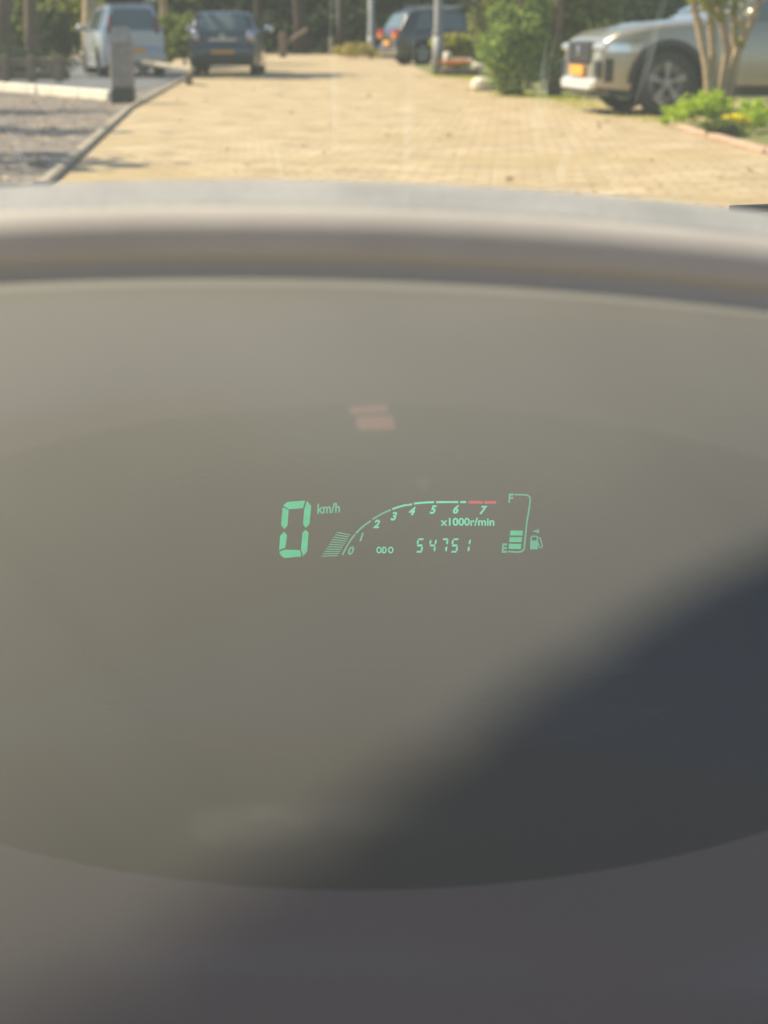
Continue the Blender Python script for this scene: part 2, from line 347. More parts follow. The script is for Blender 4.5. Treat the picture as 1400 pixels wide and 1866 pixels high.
# ------------------------------------------------------------ cars
class Car:
    def __init__(s, L, W, belt, prof, wheels, wr, sill=.24, tum=.42):
        s.L, s.W, s.belt, s.prof, s.wheels, s.wr, s.sill, s.tum = L, W/2, belt, prof, wheels, wr, sill, tum
        s.py = [p[0] for p in prof]; s.pz = [p[1] for p in prof]
        pts = [Vector((0, *p)) for p in prof]; d = [0]
        for a, b in zip(pts[:-1], pts[1:]): d.append(d[-1]+(b-a).length)
        s.d = d
    def S(s, k):  # profile point at fraction k
        t = k*s.d[-1]; return float(np.interp(t, s.d, s.py)), float(np.interp(t, s.d, s.pz))
    def plan(s, y):
        q = abs(2*y/s.L); return s.W*(1-.05*q**3-.17*q**12)
    def hw(s, y, z):
        W = s.plan(y)
        if z < s.belt: return W*(1-.055*((z-.58)/.45)**2)
        return W*(1-.055*((s.belt-.58)/.45)**2-s.tum*(z-s.belt)/s.W)
    def bottom(s, y):
        b = s.sill+.06*abs(2*y/s.L)**6; ra = s.wr*1.13
        for yc in s.wheels:
            if abs(y-yc) < ra: b = max(b, s.wr+math.sqrt(ra*ra-(y-yc)**2))
        return b
    def top(s, y): return float(np.interp(y, s.py, s.pz))
    def body(s, m, par, n=150):
        rows = []
        for i in range(n+1):
            y, zt = s.S(i/n); zb = min(s.bottom(y), zt-.07); zs = max(zt-.06, zb+.01)
            half = []
            for k in range(11):
                z = zb+(zs-zb)*k/10; half.append((s.hw(y, z), z))
            hx = s.hw(y, zs); half += [(hx*.965, zt-.025), (hx*.88, zt-.005), (hx*.6, zt+.008), (hx*.3, zt+.014)]
            rows.append([(-x, y, z) for x, z in half]+[(0, y, zt+.016)]+[(x, y, z) for x, z in reversed(half)])
        mb = MB(); mb.grid(rows)
        m0 = len(rows[0]); mb.f.append(tuple(range(m0))); mb.f.append(tuple(n*m0+k for k in reversed(range(m0))))
        o = mb.build('body', m, par, True)
        # underside
        MB().box((0, 0, .30), (s.W*1.7, s.L*.94, .16)).build('underbody', M_TRIM, par)
        for yc in s.wheels: pass
        return o
    def top_patch(s, i0, i1, fr, name, m, par, fr1=None, off=.012):
        # between profile corners i0 and i1, a little inside both
        rows = []; fr1 = fr1 or fr; k0, k1 = s.d[i0]/s.d[-1]+.006, s.d[i1]/s.d[-1]-.006
        for i in range(9):
            k = k0+(k1-k0)*i/8; y, z = s.S(k); ya, za = s.S(k-.004); yb, zb = s.S(k+.004)
            t = Vector((0, yb-ya, zb-za)).normalized(); nn = Vector((0, -t.z, t.y)); f = fr+(fr1-fr)*i/8
            h = s.hw(y, max(z-.06, .3))*f
            rows.append([(h*(-1+2*j/10), y+nn.y*off, z+.016-.010*abs(-1+2*j/10)**2+nn.z*off) for j in range(11)])
        return MB().grid(rows).build(name, m, par, True)
    def side_window(s, y0, y1, side, par, cut0=0, cut1=0, name='window', drop=.10):
        rows = []
        for i in range(9):
            a = i/8; y = y0+(y1-y0)*a; lo = s.belt+.035; row = []
            for j in range(5):
                yy = y+(cut0*(1-a)+cut1*a)*j/4; zt = s.top(yy)-drop; z = lo+(max(zt, lo+.01)-lo)*j/4
                row.append((side*(s.hw(yy, z)+.007), yy, z))
            rows.append(row)
        return MB().grid(rows).build(name, M_GLASS, par, True)
    def patch(s, y0, y1, z0, z1, side, name, m, par, off=.01, slant=0):
        rows = []
        for i in range(9):
            y = y0+(y1-y0)*i/8; row = []
            for j in range(5):
                z = z0+(z1-z0)*j/4; yy = y+slant*j/4; row.append((side*(s.hw(yy, z)+off), yy, z))
            rows.append(row)
        return MB().grid(rows).build(name, m, par, True)
    def wheel(s, x, yc, par, spokes=5):
        r = s.wr; sg = 1 if x > 0 else -1; wd = .21
        e = MB().lathe([(r*.66,-wd/2),(r*.9,-wd/2),(r*.985,-wd*.36),(r,-wd*.15),(r,wd*.15),(r*.985,wd*.36),(r*.9,wd/2),(r*.66,wd/2)], 36).build('wheel', M_TYRE, par, True, loc=(x, yc, r))
        rm = MB().lathe([(r*.68,-wd*.42),(r*.64,-wd*.1),(r*.64,wd*.38),(r*.68,wd*.5)], 36)
        MBx = rm
        for k in range(spokes):
            a = 2*math.pi*k/spokes
            for da in (-.16, .16):
                Mx = Matrix.Rotation(a+da*.6, 3, 'X')
                MBx.box(tuple(Mx @ Vector((sg*wd*.33, 0, r*.36))), (.025, r*.10, r*.56), Mx)
        MBx.lathe([(0.001, sg*wd*.42), (r*.14, sg*wd*.40), (r*.16, sg*wd*.2)], 16)
        rim = MBx.build('rim', M_RIM, e, False)
        MB().lathe([(r*.4, sg*wd*.05), (r*.62, sg*wd*.05)], 24).build('brake_disc', M_STEEL, e)
        return e
    def arch_liner(s, par):
        for yc in s.wheels:
            for sg in (-1, 1):
                r = s.wr*1.14; rows = []
                for i in range(13):
                    a = math.pi*i/12; rows.append([(sg*(s.plan(yc)-.02), yc+r*math.cos(a), s.wr+r*math.sin(a)), (sg*(s.plan(yc)-.4), yc+r*math.cos(a), s.wr+r*math.sin(a))])
                MB().grid(rows).build('wheel_arch_liner', M_TRIM, par, True)
    def common(s, root, paint, spokes=5):
        s.body(paint, root); s.arch_liner(root)
        for yc in s.wheels:
            for sg in (-1, 1): s.wheel(sg*(s.plan(yc)-.13), yc, root, spokes)
    def mirror(s, y, paint, root):
        for sg in (-1, 1):
            x = sg*(s.hw(y, s.belt)+.13)
            mm = MB(); mm.grid([[(x+.12*math.cos(a)*math.cos(b), y+.08*math.sin(a)*math.cos(b), s.belt+.10+.085*math.sin(b)) for a in np.linspace(0, 2*math.pi, 17)] for b in np.linspace(-math.pi/2, math.pi/2, 11)])
            mm.tube([(x-sg*.14, y, s.belt+.03), (x, y, s.belt+.06)], .03, 6); mm.build('mirror', paint, root, True)

def suv_shape(L=4.45, H=1.62, W=1.84, fw=1.32, wr=.35):
    h = L/2
    return Car(L, W, 1.02, [(-h,.42),(-h+.01,.6),(-h+.03,.95),(-h+.14,1.05),(-h+.42,1.50),(-h+.62,H-.04),(-h+1.2,H),(h-2.5,H-.01),(h-2.25,H-.06),(h-1.40,1.13),(h-1.30,1.08),(h-.6,1.02),(h-.22,.94),(h-.07,.85),(h-.02,.7),(h,.40)], (-1.33, fw), wr, .27)
def hatch_shape(L=3.99, H=1.40, W=1.64):
    h = L/2
    return Car(L, W, .93, [(-h,.36),(-h+.01,.62),(-h+.09,.66),(-h+.11,.93),(-h+.40,1.36),(-h+.55,H-.02),(-h+1.1,H),(h-1.9,H-.03),(h-1.7,H-.08),(h-.95,1.02),(h-.85,.97),(h-.3,.84),(h-.08,.7),(h,.36)], (-1.25, 1.22), .31, .2)
def van_shape(L=4.1, H=1.60, W=1.62):
    h = L/2
    return Car(L, W, .98, [(-h,.36),(-h+.01,.60),(-h+.08,.64),(-h+.10,.98),(-h+.24,1.50),(-h+.38,H-.02),(-h+1.0,H),(h-1.8,H-.03),(h-1.55,H-.1),(h-.75,1.08),(h-.65,1.0),(h-.25,.85),(h-.06,.7),(h,.36)], (-1.28, 1.25), .31, .2)

def rear_fit(c, root, kf, plate_z, lamp, lampw=.13, lm=None):
    h = c.L/2
    y = -h
    MB().box((0, y-.015, plate_z), (.52, .02, .115)).build('number_plate', M_PLATE, root)
    for sg in (-1, 1):
        z0, z1 = lamp
        x = sg*(c.hw(y+.1, (z0+z1)/2)-lampw*.45)
        lm_ = MB(); zc = (z0+z1)/2
        lm_.grid([[(x+lampw*.55*math.cos(a)*math.cos(b), y+.12-.13*math.sin(a)*math.cos(b), zc+(z1-z0)*.55*math.sin(b)) for a in np.linspace(-.3, math.pi+.3, 13)] for b in np.linspace(-1.5, 1.5, 11)])
        lm_.build('tail_light', lm or M_DRED, root, True)
# dark blue hatchback seen from behind
C1 = hatch_shape(); r1 = empty('parked_car', G(403, 139)+Vector((0, 2.0, 0)), R(1.5))
C1.common(r1, M_BLUE)
C1.top_patch(3, 4, .80, 'rear_window', M_GLASS, r1, .76)
C1.top_patch(8, 9, .80, 'windscreen', M_GLASS, r1)
for sg in (-1, 1):
    C1.side_window(-1.35, -.2, sg, r1, .1, 0); C1.side_window(-.1, .95, sg, r1, 0, -.55)
rear_fit(C1, r1, None, .50, (.70, 1.0), .19, mat('clear_tail_lamp', (.62,.50,.52), .10, .8))
MB().box((0, -1.93, .79), (.62, .03, .03)).build('tailgate_handle', M_CHROME, r1)
em = MB(); em.lathe([(.045,-.01),(.06,-.01),(.06,.01),(.045,.01)], 20, 'z'); em.box((0,0,0), (.13,.012,.012))
em.build('emblem', M_CHROME, r1, M=Matrix.Translation((0,-1.915,.87)) @ Matrix.Rotation(R(90), 4, 'X'))
MB().box((0,-1.99,.40), (1.36,.10,.20), None, .03).build('bumper', M_TRIM, r1)
C1.mirror(.62, M_CHROME, r1)
tag(r1, 'dark blue hatchback seen from behind, parked on the left of the paved road', 'car')

# silver van on the left
C2 = van_shape(); r2 = empty('parked_van', G(243, 141)+Vector((-.52, 2.0, 0)), R(17)); r2.scale = (.94, .94, .97)
C2.common(r2, M_SILVER)
C2.top_patch(3, 4, .84, 'rear_window', M_GLASS, r2, .80)
C2.top_patch(8, 9, .80, 'windscreen', M_GLASS, r2)
for sg in (-1, 1):
    C2.side_window(-1.75, -1.0, sg, r2, .08, 0); C2.side_window(-.9, -.02, sg, r2); C2.side_window(.06, 1.15, sg, r2, 0, -.55)
rear_fit(C2, r2, None, .58, (.95, 1.35), .12)
MB().box((0,-2.10,.42), (1.42,.10,.22), None, .03).build('bumper', M_SILVER, r2)
MB().tube([(-.6,-1.5,1.69),(-.6,.2,1.69)], .02).build('roof_rail', M_CHROME, r2); MB().tube([(.6,-1.5,1.69),(.6,.2,1.69)], .02).build('roof_rail', M_CHROME, r2)
C2.mirror(.85, M_SILVER, r2)
tag(r2, 'silver blue van seen from behind, parked behind the grey bollard and low rail', 'van')

def orient(root, nose_dir): # local +Y -> nose_dir (xy)
    root.rotation_euler = (0, 0, math.atan2(-nose_dir[0], nose_dir[1]))
# dark SUV, tail towards us
C3 = suv_shape(4.4, 1.66, 1.82)
nose = Vector((.94, .34, 0)).normalized(); r3 = empty('parked_suv', (0,0,0)); orient(r3, nose)
wh = At(772, 100, 48.5); side = Vector((nose.y, -nose.x, 0))     # right-hand side of the car faces us
r3.location = Vector((wh.x, 49, 0)) + nose*1.33 - side*.85
C3.common(r3, M_DARK)
C3.top_patch(3, 4, .84, 'rear_window', M_GLASS, r3, .78)
C3.top_patch(8, 9, .82, 'windscreen', M_GLASS, r3)
for sg in (-1, 1):
    C3.side_window(-1.6, -1.0, sg, r3, .25, 0); C3.side_window(-.9, .0, sg, r3); C3.side_window(.08, .78, sg, r3, 0, -.6)
    x = sg*(C3.hw(-2.1, .95)-.10)
    MB().box((x, -2.14, .98), (.34, .18, .11), None, .02).build('tail_light', M_RED, r3)
    MB().box((x+sg*-.02, -2.17, .85), (.30, .14, .12), None, .02).build('reverse_light', M_ORANGE, r3)
    MB().tube([(sg*.66,-1.4,1.72),(sg*.66,.4,1.72)], .022).build('roof_rail', M_CHROME, r3)
MB().box((0,-2.22,.66), (.52,.02,.115)).build('number_plate', M_PLATE, r3)
MB().box((0,-2.18,.44), (1.5,.12,.24), None, .04).build('bumper', M_CHROME, r3)
C3.mirror(.52, M_DARK, r3)
tag(r3, 'dark grey SUV with red tail light parked behind the lamp posts', 'SUV')

# champagne grey SUV, nose to the left and a little towards us
C4 = suv_shape(4.45, 1.62, 1.80, 1.42, .37)
nose = Vector((-.986, -.165, 0)).normalized(); r4 = empty('parked_suv', (0,0,0)); orient(r4, nose)
wh = G(1212, 212); side = Vector((-nose.y, nose.x, 0))     # left-hand side faces us
if side.y > 0: side = -side
r4.location = Vector((wh.x, wh.y, 0)) - nose*1.42 - side*.82
C4.common(r4, M_OLIVE)
C4.top_patch(8, 9, .86, 'windscreen', M_GLASS, r4, .9)
C4.top_patch(3, 4, .84, 'rear_window', M_GLASS, r4)
hf = 4.45/2
for sg in (-1, 1):
    C4.side_window(-1.6, -1.0, sg, r4, .25, 0); C4.side_window(-.9, .0, sg, r4); C4.side_window(.08, .78, sg, r4, 0, -.62)
    C4.patch(-1.0, .95, .27, .34, sg, 'side_skirt', M_TRIM, r4, .012)
    C4.patch(1.80, 2.17, .71, .80, sg, 'headlight', M_LAMPW, r4, .012, -.07)
    C4.patch(2.06, 2.15, .38, .64, sg, 'front_lamp_blade', M_TRIM, r4, .012)
    rows = []
    for i in range(15):   # trim around the wheel arches
        a = math.pi*i/14; row = []
        for rr_ in (1.12, 1.30):
            y = 1.42+C4.wr*rr_*math.cos(a); z = C4.wr+C4.wr*rr_*math.sin(a); row.append((sg*(C4.hw(y, z)+.012), y, z))
        rows.append(row)
    MB().grid(rows).build('arch_trim', M_TRIM, r4, True)
    MB().box((sg*.64, 2.17, .76), (.36, .10, .09), None, .03).build('headlight', M_LAMPW, r4)
    MB().box((sg*.66, 2.19, .52), (.18, .08, .22), None, .03).build('fog_lamp', M_TRIM, r4)
gm = MB()
gm.box((0, 2.215, .70), (.90, .05, .24), None, .03)
g4 = gm.build('grille', M_TRIM, r4)
for k in range(6): MB().box((0, 2.245, .61+.033*k), (.80-.02*abs(k-2), .012, .009)).build('grille_bar', M_CHROME, g4)
MB().box((0, 2.25, .50), (.52, .02, .115)).build('number_plate', M_PLATE, r4)
bz = MB(); bz.box((0, 2.21, .36), (1.30, .12, .12), None, .04); bz.box((0, 2.24, .31), (1.1, .10, .05), None, .02)
bz.build('front_bumper', mat('white_silver_trim', (.72,.72,.70), .25, .3, coat=.8), r4)
bb = MB(); bb.lathe([(.0,-.01),(.05,-.01),(.06,.0),(.05,.012),(.0,.012)], 16, 'z'); bb.build('emblem', M_CHROME, g4, M=Matrix.Translation((0, 2.25, .72)) @ Matrix.Rotation(R(90), 4, 'X'))
C4.mirror(.52, M_OLIVE, r4)
tag(r4, 'champagne grey SUV with its nose and front wheel towards the road, behind the flower bed', 'SUV')

# ------------------------------------------------------------ trees and plants
def trunk_mb(p0, h, r, lean=(0,0), limbs=4, seed=0, spread=1.2):
    rn = random.Random(seed); mb = MB(); pts = []; rad = []
    for i in range(7):
        t = i/6; pts.append((p0[0]+lean[0]*t+rn.uniform(-1,1)*r*.35, p0[1]+lean[1]*t+rn.uniform(-1,1)*r*.35, p0[2]+h*t)); rad.append(r*(1.25 if i == 0 else 1-.55*t))
    mb.tube(pts, rad, 10)
    for k in range(limbs):
        i = 3+k % 4; a = rn.uniform(0, 6.28); s = Vector(pts[i]); e = s+Vector((math.cos(a)*spread, math.sin(a)*spread, h*.25+.3))
        mb.tube([s, s.lerp(e, .5)+Vector((0,0,-.1)), e], [rad[i]*.6, rad[i]*.4, rad[i]*.15], 7)
    return mb
def tree(name, loc, h, r, crown_c, crown_r, n, size, lm, bm, label, cat, group=None, blobs=7, lean=(0,0), seed=1):
    rn = random.Random(seed); e = empty(name, loc)
    trunk_mb((0,0,0), h, r, lean, 5, seed, crown_r[0]*.6).build('trunk', bm, e, True)
    bl = []
    for k in range(blobs):
        a = rn.uniform(0, 6.28); q = rn.uniform(.2, .75)
        bl.append(((crown_c[0]+math.cos(a)*crown_r[0]*q, crown_c[1]+math.sin(a)*crown_r[1]*q, crown_c[2]+rn.uniform(-.6,.6)*crown_r[2]), tuple(c*rn.uniform(.38,.6) for c in crown_r)))
    leaves('crown', lm, bl, n, size, e)
    return tag(e, label, cat, group)

# wood behind
bl = []
for k in range(70):
    bl.append(((RNG.uniform(-30, 34), RNG.uniform(80, 88), RNG.uniform(.3, 7)), (RNG.uniform(1.5,3), 1.6, RNG.uniform(1.2,2.6))))
for k in range(26):
    bl.append(((-32+2.6*k, 79, .8), (1.7, 1.2, 1.3)))
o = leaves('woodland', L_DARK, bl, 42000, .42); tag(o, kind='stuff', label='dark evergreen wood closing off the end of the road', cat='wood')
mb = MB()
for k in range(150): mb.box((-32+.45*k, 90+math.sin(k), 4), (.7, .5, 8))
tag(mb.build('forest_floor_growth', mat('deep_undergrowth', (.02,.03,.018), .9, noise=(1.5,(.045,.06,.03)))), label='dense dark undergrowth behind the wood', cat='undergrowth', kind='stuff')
for i, (px, Y, r_, lab) in enumerate([(545, 77, .32, 'reddish brown trunk in the dark wood above the barrier'), (470, 76, .16, 'thin dark trunk in the wood right of the blue hatchback'), (625, 78, .22, 'dark trunk in the wood left of the lamp posts')]):
    p = At(px, 60, Y); p.z = 0
    tree('pine_tree', p, 9, r_, (0,0,9), (2.2,2.2,2), 1500, .4, L_DARK, M_BARKD, lab, 'tree', 'trunks in the wood', 5, seed=20+i)

# left side trees
def gx(px, Y): p = At(px, 60, Y); p.z = 0; return p
LT = [(12, 36, 6.5, .22, 'tall trunk nearest the left edge of the view', (0,0,6.2), (2.4,2.4,1.8), L_MID),
      (60, 44, 7, .20, 'slim trunk left of the silver van behind the dark hedge', (0,0,6), (2.2,2.2,2.0), L_MID),
      (166, 39, 6, .20, 'ochre sunlit trunk close to the left side of the silver van', (0,0,5.2), (2.2,2.0,2.0), L_YEL)]
for i, (px, Y, h, r_, lab, cc, cr, lm) in enumerate(LT):
    tree('garden_tree', gx(px, Y), h, r_, cc, cr, 2600, .22, lm, M_BARKL if i == 2 else M_BARK, lab, 'tree', 'trees along the left side', 8, seed=40+i)
def bush(name, loc, r, n, size, lm, label, cat='bush', blobs=6, z0=None, seed=3, group=None, stem=True):
    rn = random.Random(seed); e = empty(name, loc); bl = []
    for k in range(blobs):
        a = rn.uniform(0, 6.28); q = rn.uniform(0, .6)
        bl.append(((math.cos(a)*r[0]*q, math.sin(a)*r[1]*q, r[2]*rn.uniform(.35,1.55)), tuple(c*rn.uniform(.4,.62) for c in r)))
    leaves('foliage', lm, bl, n, size, e)
    if stem: trunk_mb((0,0,0), r[2]*1.3, .04, (0,0), 4, seed, r[0]*.5).build('stem', M_BARK, e)
    return tag(e, label, cat, group)
bush('hedge', gx(100, 48), (1.0, .8, .9), 2200, .16, L_DARK, 'dark rounded hedge between the left trunks and the silver van')
bush('bush', gx(30, 52), (2.0, 1.0, 1.1), 2600, .2, L_MID, 'pale green bush behind the tall trunks at the far left')
bush('bush', gx(150, 50), (1.6, 1.0, 1.3), 2600, .2, L_YEL, 'yellow green bush directly left of the silver van')
bush('bush', gx(335, 46), (1.3, 1.0, .75), 2400, .18, L_MID, 'green bush between the silver van and the blue hatchback')
# leafy branches hanging over the van and hatchback (a tree set back on the left)
tree('garden_tree', gx(300, 52), 5, .15, (0,0,3.4), (2.6,1.6,1.6), 3000, .2, L_YEL, M_BARKL, 'yellow green tree whose branches hang between van and hatchback', 'tree', 'trees along the left side', 9, seed=50)
# wooden planter box wall at far left
p = gx(8, 31); e = empty('low_fence', p)
for k in range(6): MB().box((-1.6+.52*k, 0, .26), (.14, .14, .52), None, .01).build('post', M_WOOD, e)
for z in (.14, .38): MB().box((-.25, .1, z), (2.9, .04, .16), None, .005).build('board', M_WOOD, e)
tag(e, 'low brown wooden fence with short posts at the far left', 'fence')
bush('hedge', gx(10, 34.5), (1.5, .7, .35), 1800, .12, L_DARK, 'low dark hedge behind the brown wooden fence at the far left', stem=False)
# off-frame trees that shade the left bed
for i, (x, y, h) in enumerate([(-8.6, 16.5, 4.2), (-9.8, 20.5, 5.0), (-7.6, 12.2, 4.0), (-13, 26, 5.0), (-16, 31, 5.0), (-6.6, 8.6, 3.6)]):
    tree('garden_tree', (x, y, 0), h, .16, (0,0,h+.4), (2.1,1.5,1.4), 1000, .26, L_MID, M_BARKL, ['tree shading the cream edging beam from the left', 'tree shading the grey bollard from the left', 'tree shading the middle of the leaf strewn bed', 'tree shading the low white rail from the left', 'tree farthest back, shading the parking area', 'tree nearest us, shading the near end of the bed'][i], 'tree', 'trees shading the left bed', 7, seed=60+i)

# right side
bush('grass_clump', gx(652, 60), (1.2, .9, .32), 1500, .13, L_STRAW, 'straw coloured grass clump at the foot of the farther lamp post', 'grass clump', stem=False)
bush('shrub', gx(834, 40)+Vector((0,0,.36)), (.62, .5, .34), 2600, .12, L_YEL, 'yellow green rounded shrub above the flower planter', seed=9)
# conifer
p = G(944, 176); e = empty('conifer', p)
bl = [((-.10,0,.40),(.42,.4,.36)), ((-.22,0,.75),(.42,.4,.36)), ((.20,.1,.62),(.44,.4,.42)), ((.0,0,1.05),(.40,.36,.34)), ((.28,.1,1.2),(.26,.25,.30)), ((-.3,0,1.15),(.20,.2,.22)), ((.06,0,1.5),(.2,.2,.22))]
leaves('crown', L_PINE, bl, 5200, .12, e, aspect=.35, droop=-.4)
trunk_mb((0,0,0), 1.6, .06, (0,0), 4, 5, .3).build('trunk', M_BARK, e)
tag(e, 'bushy green conifer at the road edge left of the champagne grey SUV', 'tree')
tree('garden_tree', G(1012, 176), 3.5, .09, (0,.6,3.2), (1.3,1.2,1.0), 1500, .16, L_MID, M_BARK, 'thin brown trunk between the conifer and the champagne grey SUV', 'tree', None, 6, seed=71)
tree('garden_tree', gx(917, 27), 4.0, .07, (-.35,.2,2.1), (1.25,.9,.95), 4200, .12, L_YEL, M_BARKL, 'ochre trunk with yellow green leaves rising behind the conifer', 'tree', None, 9, seed=72)
bush('bush', gx(905, 38), (.9, .8, 1.0), 3000, .13, L_YEL, 'green bush between the dark SUV and the conifer', seed=12)
for i, (px, Y, rx, lab) in enumerate([(1040, 27, 1.5, 'dark olive hedge behind the bonnet of the champagne grey SUV'), (1180, 30, 2.2, 'dark hedge behind the windscreen of the champagne grey SUV'), (960, 34, 1.6, 'dark green hedge right behind the conifer')]):
    bush('hedge', gx(px, Y), (rx, .9, 1.3), 5200, .14, L_DARK if i != 0 else L_MID, lab, blobs=9, seed=80+i)
# multi-stemmed tree before the SUV
p = G(1308, 232); e = empty('garden_tree', p); mb = MB()
def pa(px, py, Y): q = At(px, py, Y); return (q.x-p.x, q.y-p.y, q.z)
Y0 = p.y
stems = [[(1292,165),(1288,120),(1276,60),(1262,0),(1250,-120)], [(1300,165),(1300,100),(1296,40),(1300,-30),(1320,-160)],
         [(1318,160),(1326,90),(1316,40),(1306,-20),(1290,-140)], [(1330,160),(1345,90),(1364,50),(1385,0),(1420,-140)],
         [(1322,165),(1340,100),(1338,20),(1345,-60),(1360,-200)]]
for k, st in enumerate(stems):
    pts = [(0+.02*k, 0, 0)] + [pa(a, b, Y0+.05*k) for a, b in st]
    mb.tube(pts, [.06]+[.047-.004*i for i in range(len(st))], 9)
mb.build('trunk', M_BARKL, e, True)
q = pa(1330, -220, Y0)
leaves('crown', L_YEL, [((q[0],0,q[2]),(1.1,1.0,.9)), ((q[0]+.7,.2,q[2]+.5),(.9,.9,.8)), ((q[0]-.7,0,q[2]+.6),(.9,.9,.8))], 2500, .10, e)
a1, a2, a3 = pa(1292, 18, Y0-.1), pa(1352, 12, Y0-.1), pa(1345, 60, Y0-.1)
leaves('foliage', L_YEL, [(a1,(.10,.1,.12)), (a2,(.12,.1,.10)), (a3,(.07,.07,.12)), (pa(1300,-10,Y0),(.3,.2,.12)), (pa(1352,75,Y0-.1),(.05,.05,.09)), (pa(1310,25,Y0-.1),(.10,.1,.08))], 620, .06, e)
tag(e, 'pale multi stemmed tree in the flower bed in front of the champagne grey SUV', 'tree')
# bed plants
specs = [(1243, 232, (.22,.2,.13), L_BRIGHT, 'bright green leafy plant at the left tip of the flower bed'),
         (1290, 234, (.35,.3,.20), L_BRIGHT, 'bright green plant around the foot of the multi stemmed tree'),
         (1378, 244, (.28,.25,.17), L_BRIGHT, 'bright green plant at the right edge of the view in the flower bed'),
         (1310, 252, (.28,.15,.08), L_MID, 'low grey green plant just behind the brick edging')]
for i, (px, py, r_, lm, lab) in enumerate(specs):
    bush('bed_plant', G(px, py), r_, 900, .055, lm, lab, 'plant', seed=90+i, blobs=7, stem=False)
p = G(1338, 250); e = empty('flowering_plant', p)
leaves('foliage', L_MID, [((0,0,.07),(.2,.15,.07))], 350, .05, e)
leaves('flower_head', L_FLOW, [((-.03,-.05,.17),(.11,.06,.035)), ((.07,-.05,.14),(.07,.05,.03))], 420, .04, e, flat=True)
tag(e, 'plant with bright yellow flowers among the green bed plants', 'flower')
# flower planter
p = G(838, 139); e = empty('flower_planter', p)
MB().box((0,0,.09), (.85,.4,.18), None, .02).build('planter_box', M_WOOD, e)
leaves('foliage', L_MID, [((0,0,.22),(.36,.18,.06))], 300, .06, e)
leaves('flower_head', L_ORANGE, [((-.1,-.05,.30),(.30,.15,.06))], 420, .055, e, flat=True)
tag(e, 'low wooden planter filled with orange flowers below the yellow green shrub', 'planter')
MB0 = MB().tube([(0,0,0),(0,0,.46),(0,0,.5)], [.10,.10,.06], 12).build('post', M_CREAM, None, True, loc=G(815, 134)); MB0.name = 'white_post'
tag(MB0, 'short white post left of the orange flower planter', 'post')
o = MB().box((0,0,.14), (.26,.26,.28), None, .06).build('white_stone', M_CREAM, None, loc=G(876, 139)+Vector((0,1.2,0))); tag(o, 'upright white stone block right of the orange flower planter', 'stone', 'white stone blocks beside the conifer')
o = MB().box((0,0,.11), (.44,.3,.22), None, .06).build('white_stone', M_CREAM, None, loc=G(884, 166)); o.rotation_euler.z = .3; tag(o, 'low white stone block lying nearest the conifer foot', 'stone', 'white stone blocks beside the conifer')
# fallen leaves and tufts
def litter(name, n, poly_fn, m, size, z, label, cat):
    V = []
    for i in range(n):
        x, y = poly_fn(); a = RNG.uniform(0, 6.28); s = size*RNG.uniform(.6, 1.4); ca_, sa_ = math.cos(a)*s, math.sin(a)*s
        V.append([(x-ca_*.5, y-sa_*.5, z), (x+sa_*.3, y-ca_*.3, z+.2*s), (x+ca_*.5, y+sa_*.5, z+.3*s), (x-sa_*.3, y+ca_*.3, z+.05*s)])
    mb = MB()
    for q in V: mb.add(q, [(0,1,2,3)])
    return tag(mb.build(name, m), label, cat, kind='stuff')
def bedpt():
    t = RNG.uniform(0, 1); k = K0.lerp(K1, t*1.6-.2); return k.x-.15-abs(RNG.normal())*2.0, k.y+RNG.normal()*.3
litter('fallen_leaves', 1500, bedpt, L_FALLEN, .05, .014, 'dry fallen leaves scattered over the bed left of the kerb', 'leaves')
def roadpt(): 
    Y = RNG.uniform(7, 40); return RNG.uniform(-2.0-.06*Y, 2.4+.05*Y), Y
litter('fallen_leaves', 260, roadpt, L_FALLEN, .06, .012, 'few dry leaves scattered on the beige paving', 'leaves')
def edgept():
    k = int(RNG.integers(2, 6)); q = RP[k].lerp(RP[k+1], RNG.uniform(0,1)); return q.x+RNG.normal()*.25, q.y+RNG.normal()*.25
litter('edge_grass', 1800, edgept, L_YEL, .06, .014, 'yellow green grass tufts along the right edge of the paving', 'grass')

# ------------------------------------------------------------ our own car: dashboard, cover, display, windscreen
E = Vector((0, 0, EYE))
dash = empty('car_dashboard', (0, .3, EYE-.2))
tag(dash, 'dark car dashboard with green digital instrument display under a dusty tinted cover', 'dashboard')
OFF = Vector(dash.location)
X0 = -.0213
def swept(prof, x0, x1, n, name, m, curv=.79, par=dash, smooth=True, plan=0.0):
    rows = []
    for ip, (y, dz) in enumerate(prof):
        row = []; cv = curv(ip/(len(prof)-1)) if callable(curv) else curv
        for i in range(n+1):
            x = x0+(x1-x0)*i/n; dx = x-X0
            row.append((x-OFF.x, y-plan*dx*dx-OFF.y, EYE+dz-cv*dx*dx-OFF.z))
        rows.append(row)
    return MB().grid(rows).build(name, m, par, smooth)
M_DASH = mat('dash_plastic', (.10,.098,.095), .62, noise=(60,(.125,.12,.118)), bump=(900, .5, .0006))
M_LIP = mat('dash_edge', (.30,.30,.295), .5, noise=(80,(.36,.36,.35)), bump=(1100, .6, .0006))
M_FACE = mat('hood_face', (.56,.53,.51), .8, noise=(50,(.62,.585,.56)))
M_BLACK = mat('cluster_black', (.012,.012,.012), .7)
M_BEZEL = mat('cluster_bezel', (.115,.100,.150), .7)
swept([(.62,-.075),(.45,-.050),(.30,-.032),(.26,-.0268),(.238,-.0225)], -.45, .45, 60, 'dashboard_top', M_DASH, .5)
arc = [(.238,-.0225), (.230,-.0206), (.226,-.0200), (.2225,-.0199), (.220,-.0206), (.2175,-.0216), (.2155,-.0218), (.2143,-.0221), (.2138,-.0225)]
swept(arc, -.20, .20, 80, 'hood_lip', M_LIP)
